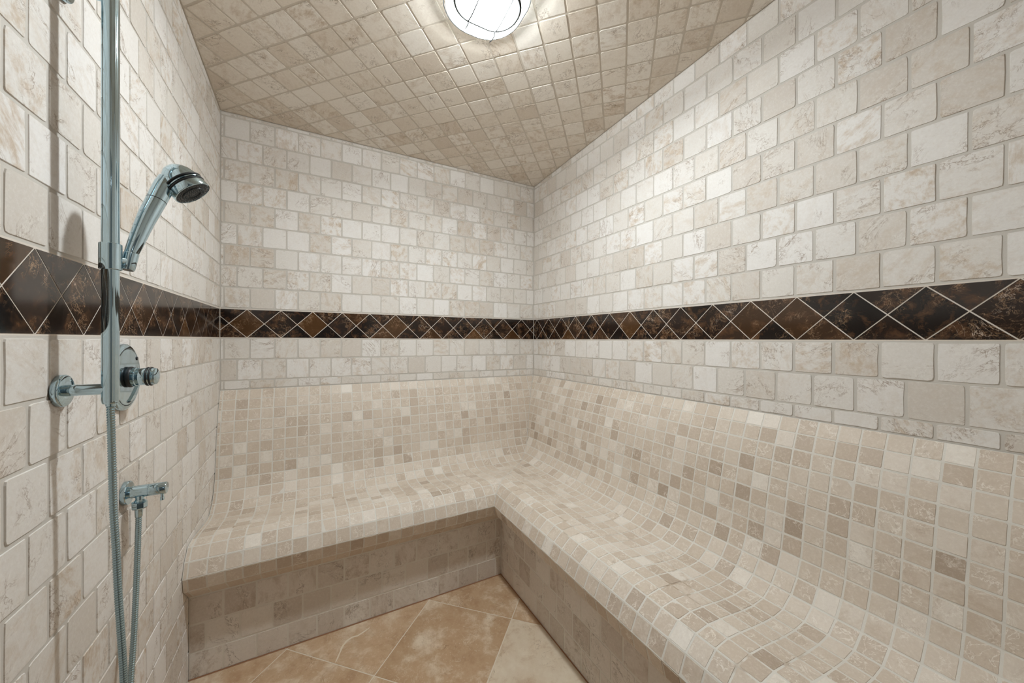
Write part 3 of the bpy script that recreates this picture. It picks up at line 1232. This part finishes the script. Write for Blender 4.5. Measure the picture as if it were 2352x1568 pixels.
# ---- hose outlet on the wall
OY, OZ = 11.60, -3.57
out = thing('hose_outlet', W(XL, OY, OZ), 'small chrome wall outlet with lever pin where the hose screws on', 'shower outlet')
bm = lathe(bmesh.new(), (XL, OY, OZ), (1, 0, 0), [(0, 0), (0.262, 0.0), (0.268, 0.01), (0.268, 0.075), (0.255, 0.09), (0.10, 0.092), (0, 0.092)], 48)
put('wall_flange', bm, M['chrome'], out)
bm = lathe(bmesh.new(), (XL, OY, OZ), (1, 0, 0), [(0, 0.09), (0.125, 0.09), (0.125, 0.125), (0.137, 0.13), (0.137, 0.42), (0.130, 0.425), (0.130, 0.435)], 40)
put('body', bm, M['chrome'], out)
bm = lathe(bmesh.new(), (XL, OY, OZ), (1, 0, 0), [(0.12, 0.43), (0.137, 0.435), (0.137, 0.72), (0.128, 0.735), (0.0, 0.738)], 40)
cap = put('tap_head', bm, M['chrome'], out)
bm = lathe(bmesh.new(), (XL + 0.66, OY - .03, OZ), (0, 0, -1), [(0.03, 0.11), (0.03, 0.20), (0.038, 0.21), (0.038, 0.27), (0.0, 0.275)], 18)
put('lever_pin', bm, M['chrome'], cap)
bm = lathe(bmesh.new(), (-3.511, 11.55, OZ), (0, 0, -1), [(0.075, 0.08), (0.075, 0.17), (0.10, 0.20), (0.11, 0.22)], 24)
put('spout', bm, M['chrome'], out)
bm = lathe(bmesh.new(), (-3.511, 11.53, OZ), (0, 0, -1), [(0.07, 0.20), (0.135, 0.215), (0.140, 0.235), (0.140, 0.345), (0.125, 0.37), (0.07, 0.375)], 8)
put('hex_nut', bm, M['chrome'], out, smooth=False)

# ---- shower valve
VY, VZ = 11.47, -0.885
valve = thing('shower_valve', W(XL, VY, VZ), 'chrome shower valve with round plate and ribbed knob, half behind the rail', 'shower valve')
bm = lathe(bmesh.new(), (XL, VY, VZ), (1, 0, 0), [(0, 0), (0.742, 0.0), (0.755, 0.012), (0.755, 0.045), (0.742, 0.07), (0.70, 0.095), (0.655, 0.105), (0.645, 0.098), (0.64, 0.098), (0.63, 0.108), (0.5, 0.115), (0, 0.118)], 80)
plate = put('wall_plate', bm, M['chrome'], valve)
bm = bmesh.new()
tube(bm, [(XL + 0.101, VY + 0.642 * math.cos(a), VZ + 0.642 * math.sin(a)) for a in np.linspace(0, 2 * math.pi, 80, endpoint=False)], 0.006, 8, closed=True)
put('groove', bm, M['black'], plate)
# crescent lever recess at the lower right
bm = bmesh.new()
n = 24
ringA, ringB = [], []
for i in range(n + 1):
    a = math.radians(-92 + 78 * i / n)
    w_ = 0.10 * math.sin(math.pi * i / n) ** 0.8 + 0.004
    for lst, off in ((ringA, 0.0), (ringB, 0.035)):
        lst.append((bm.verts.new(W(XL + 0.11 + off, VY + 0.56 * math.cos(a), VZ + 0.56 * math.sin(a))),
                    bm.verts.new(W(XL + 0.11 + off, VY + (0.56 - w_) * math.cos(a), VZ + (0.56 - w_) * math.sin(a)))))
for i in range(n):
    a, b = ringA[i], ringA[i + 1]
    c, d = ringB[i], ringB[i + 1]
    bm.faces.new((c[0], d[0], d[1], c[1]))
    bm.faces.new((a[0], b[0], d[0], c[0]))
    bm.faces.new((a[1], c[1], d[1], b[1]))
bmesh.ops.recalc_face_normals(bm, faces=bm.faces)
put('crescent_lever', bm, M['chrome'], plate)
bm = bmesh.new()
tube(bm, [(XL + 0.125, VY + 0.575 * math.cos(a), VZ + 0.575 * math.sin(a)) for a in np.radians(np.linspace(-94, -12, 24))], 0.009, 8)  # black strip modelled in place of the shade along the lever's edge
put('lever_gap_shade', bm, M['black'], plate)
bm = lathe(bmesh.new(), (XL, VY + 0.44, VZ + 0.40), (1, 0, 0), [(0.045, 0.11), (0.040, 0.125), (0.0, 0.127)], 20)
put('button', bm, M['black'], plate)
bm = lathe(bmesh.new(), (XL, VY - 0.02, VZ), (1, 0, 0), [(0.15, 0.115), (0.225, 0.117), (0.235, 0.135), (0.235, 0.17), (0.22, 0.19), (0.15, 0.20)], 48)
put('collar', bm, M['black'], valve)
bm = lathe(bmesh.new(), (XL, VY - 0.02, VZ), (1, 0, 0), [(0.15, 0.15), (0.205, 0.155), (0.21, 0.17), (0.21, 0.25), (0.195, 0.26), (0.195, 0.28), (0.198, 0.29), (0.198, 0.45), (0.195, 0.455), (0.195, 0.555), (0.185, 0.59), (0.15, 0.612), (0.08, 0.625), (0.0, 0.628)], 56)
knob = put('knob', bm, M['chrome'], valve)
for h0 in (0.425, 0.485):
    bm = lathe(bmesh.new(), (XL, VY - 0.02, VZ), (1, 0, 0), [(0.19, h0), (0.212, h0 + 0.004), (0.219, h0 + 0.02), (0.212, h0 + 0.036), (0.19, h0 + 0.04)], 48)
    put('grip_ring', bm, M['black'], knob)
bm = bmesh.new()
for i in range(14):
    a = 2 * math.pi * i / 14
    tube(bm, [(XL + 0.172, VY - 0.02 + 0.2105 * math.cos(a), VZ + 0.2105 * math.sin(a)), (XL + 0.245, VY - 0.02 + 0.2105 * math.cos(a), VZ + 0.2105 * math.sin(a))], 0.004, 6)
put('scale_mark', bm, M['black'], knob)['kind'] = 'stuff'

# ---- ceiling bulkhead light
LX0, LX1 = 3.50, 5.98
def superoval(cx, cy, hx, hy, r, n=64):
    """rounded rectangle points in plan"""
    out = []
    for q, (sx, sy) in enumerate(((1, 1), (-1, 1), (-1, -1), (1, -1))):
        for i in range(n // 4):
            a = math.pi / 2 * (q + i / (n // 4))
            out.append((cx + sx * (hx - r) + r * math.cos(a), cy + sy * (hy - r) + r * math.sin(a)))
    return out


def loft(bm, rings, cap0=True, cap1=True):
    V_ = [[bm.verts.new(W(*p)) for p in ring] for ring in rings]
    n = len(V_[0])
    for a, b in zip(V_[:-1], V_[1:]):
        for i in range(n):
            j = (i + 1) % n
            bm.faces.new((a[i], a[j], b[j], b[i]))
    if cap0:
        bm.faces.new(V_[0][::-1])
    if cap1:
        bm.faces.new(V_[-1])
    bmesh.ops.recalc_face_normals(bm, faces=bm.faces)
    return bm


lc = (4.85, 10.60)
lamp = thing('bulkhead_light', W(lc[0], lc[1], ceil_z(lc[1])), 'lit white bulkhead light with wire guard fixed to the tiled ceiling', 'ceiling light')
OV_A = (4.88, 10.66, 1.32, 1.40, 1.18)      # outline at the back plate: centre, half sizes, corner radius
OV_B = (4.80, 10.43, 1.02, 0.76, 0.74)      # outline of the front ring


def lring(drop, t, k=1.0):
    a = [OV_A[i] + (OV_B[i] - OV_A[i]) * t for i in range(5)]
    return [(x, y, ceil_z(y) - drop) for x, y in superoval(a[0], a[1], a[2] * k, a[3] * k, a[4] * k)]


bm = loft(bmesh.new(), [lring(0.0, 0, 0.95), lring(0.02, 0, 0.97), lring(0.18, 0, 0.97), lring(0.20, 0, 0.93)])
put('base', bm, M['grey_metal'], lamp)
bm = loft(bmesh.new(), [lring(0.19, 0, 0.90), lring(0.24, 0, 0.955), lring(0.34, 0.05, 0.97), lring(0.45, 0.35, 0.97), lring(0.56, 0.75, 0.97), lring(0.64, 1, 0.93), lring(0.71, 1, 0.78), lring(0.76, 1, 0.5), lring(0.78, 1, 0.2)])
put('glass', bm, M['glass'], lamp)
bulb = bpy.data.lights.new('bulb', 'POINT')
bulb.energy = BULB_WATTS
bulb.color = (0.92, 0.98, 1.0)
bulb.shadow_soft_size = 0.22 * S
bo = bpy.data.objects.new('bulb', bulb)
COL.objects.link(bo)
bo.parent = lamp
zc0 = ceil_z(lc[1])
bo.location = W(lc[0], lc[1], zc0 - 0.46) - W(lc[0], lc[1], zc0)
down_fill = bpy.data.lights.new('down_fill_light', 'AREA')  # added downward disk light for benches and lower walls, not a lamp part
down_fill.shape = 'DISK'
down_fill.size = 0.9 * S
down_fill.energy = DOWN_FILL_WATTS
down_fill.color = bulb.color
ro = bpy.data.objects.new('down_fill_light', down_fill)
COL.objects.link(ro)
ro.parent = lamp
ro.location = W(lc[0], lc[1], zc0 - 0.58) - W(lc[0], lc[1], zc0)
bm = tube(bmesh.new(), lring(0.27, 0, 1.0), 0.017, 8, closed=True)
put('guard_wire', bm, M['wire'], lamp)
bm = tube(bmesh.new(), lring(0.64, 1, 1.02), 0.046, 12, closed=True)
put('guard_ring', bm, M['ring_metal'], lamp)
for xa, xb in ((4.60, 4.45), (5.60, 5.40)):
    pts = [(xa, 12.02, 0.27), (xa - .03, 11.75, 0.42), ((xa + xb) / 2, 11.40, 0.56), (xb, 11.20, 0.67), (xb - .03, 10.8, 0.80), (xb - .04, 10.1, 0.80), (xb, 9.66, 0.67), ((xa + xb) / 2, 9.5, 0.5), (xa, 9.33, 0.27)]
    bm = tube(bmesh.new(), [(p[0], p[1], ceil_z(p[1]) - p[2]) for p in spline(pts, 8)], 0.017, 8)
    put('guard_wire', bm, M['wire'], lamp)
bm = lathe(bmesh.new(), (5.85, 10.60, ceil_z(10.6) - .50), (0, 0, -1), [(0.03, -0.02), (0.03, 0.16), (0.0, 0.17)], 12)
put('screw', bm, M['wire'], lamp)
bpy.context.view_layer.update()
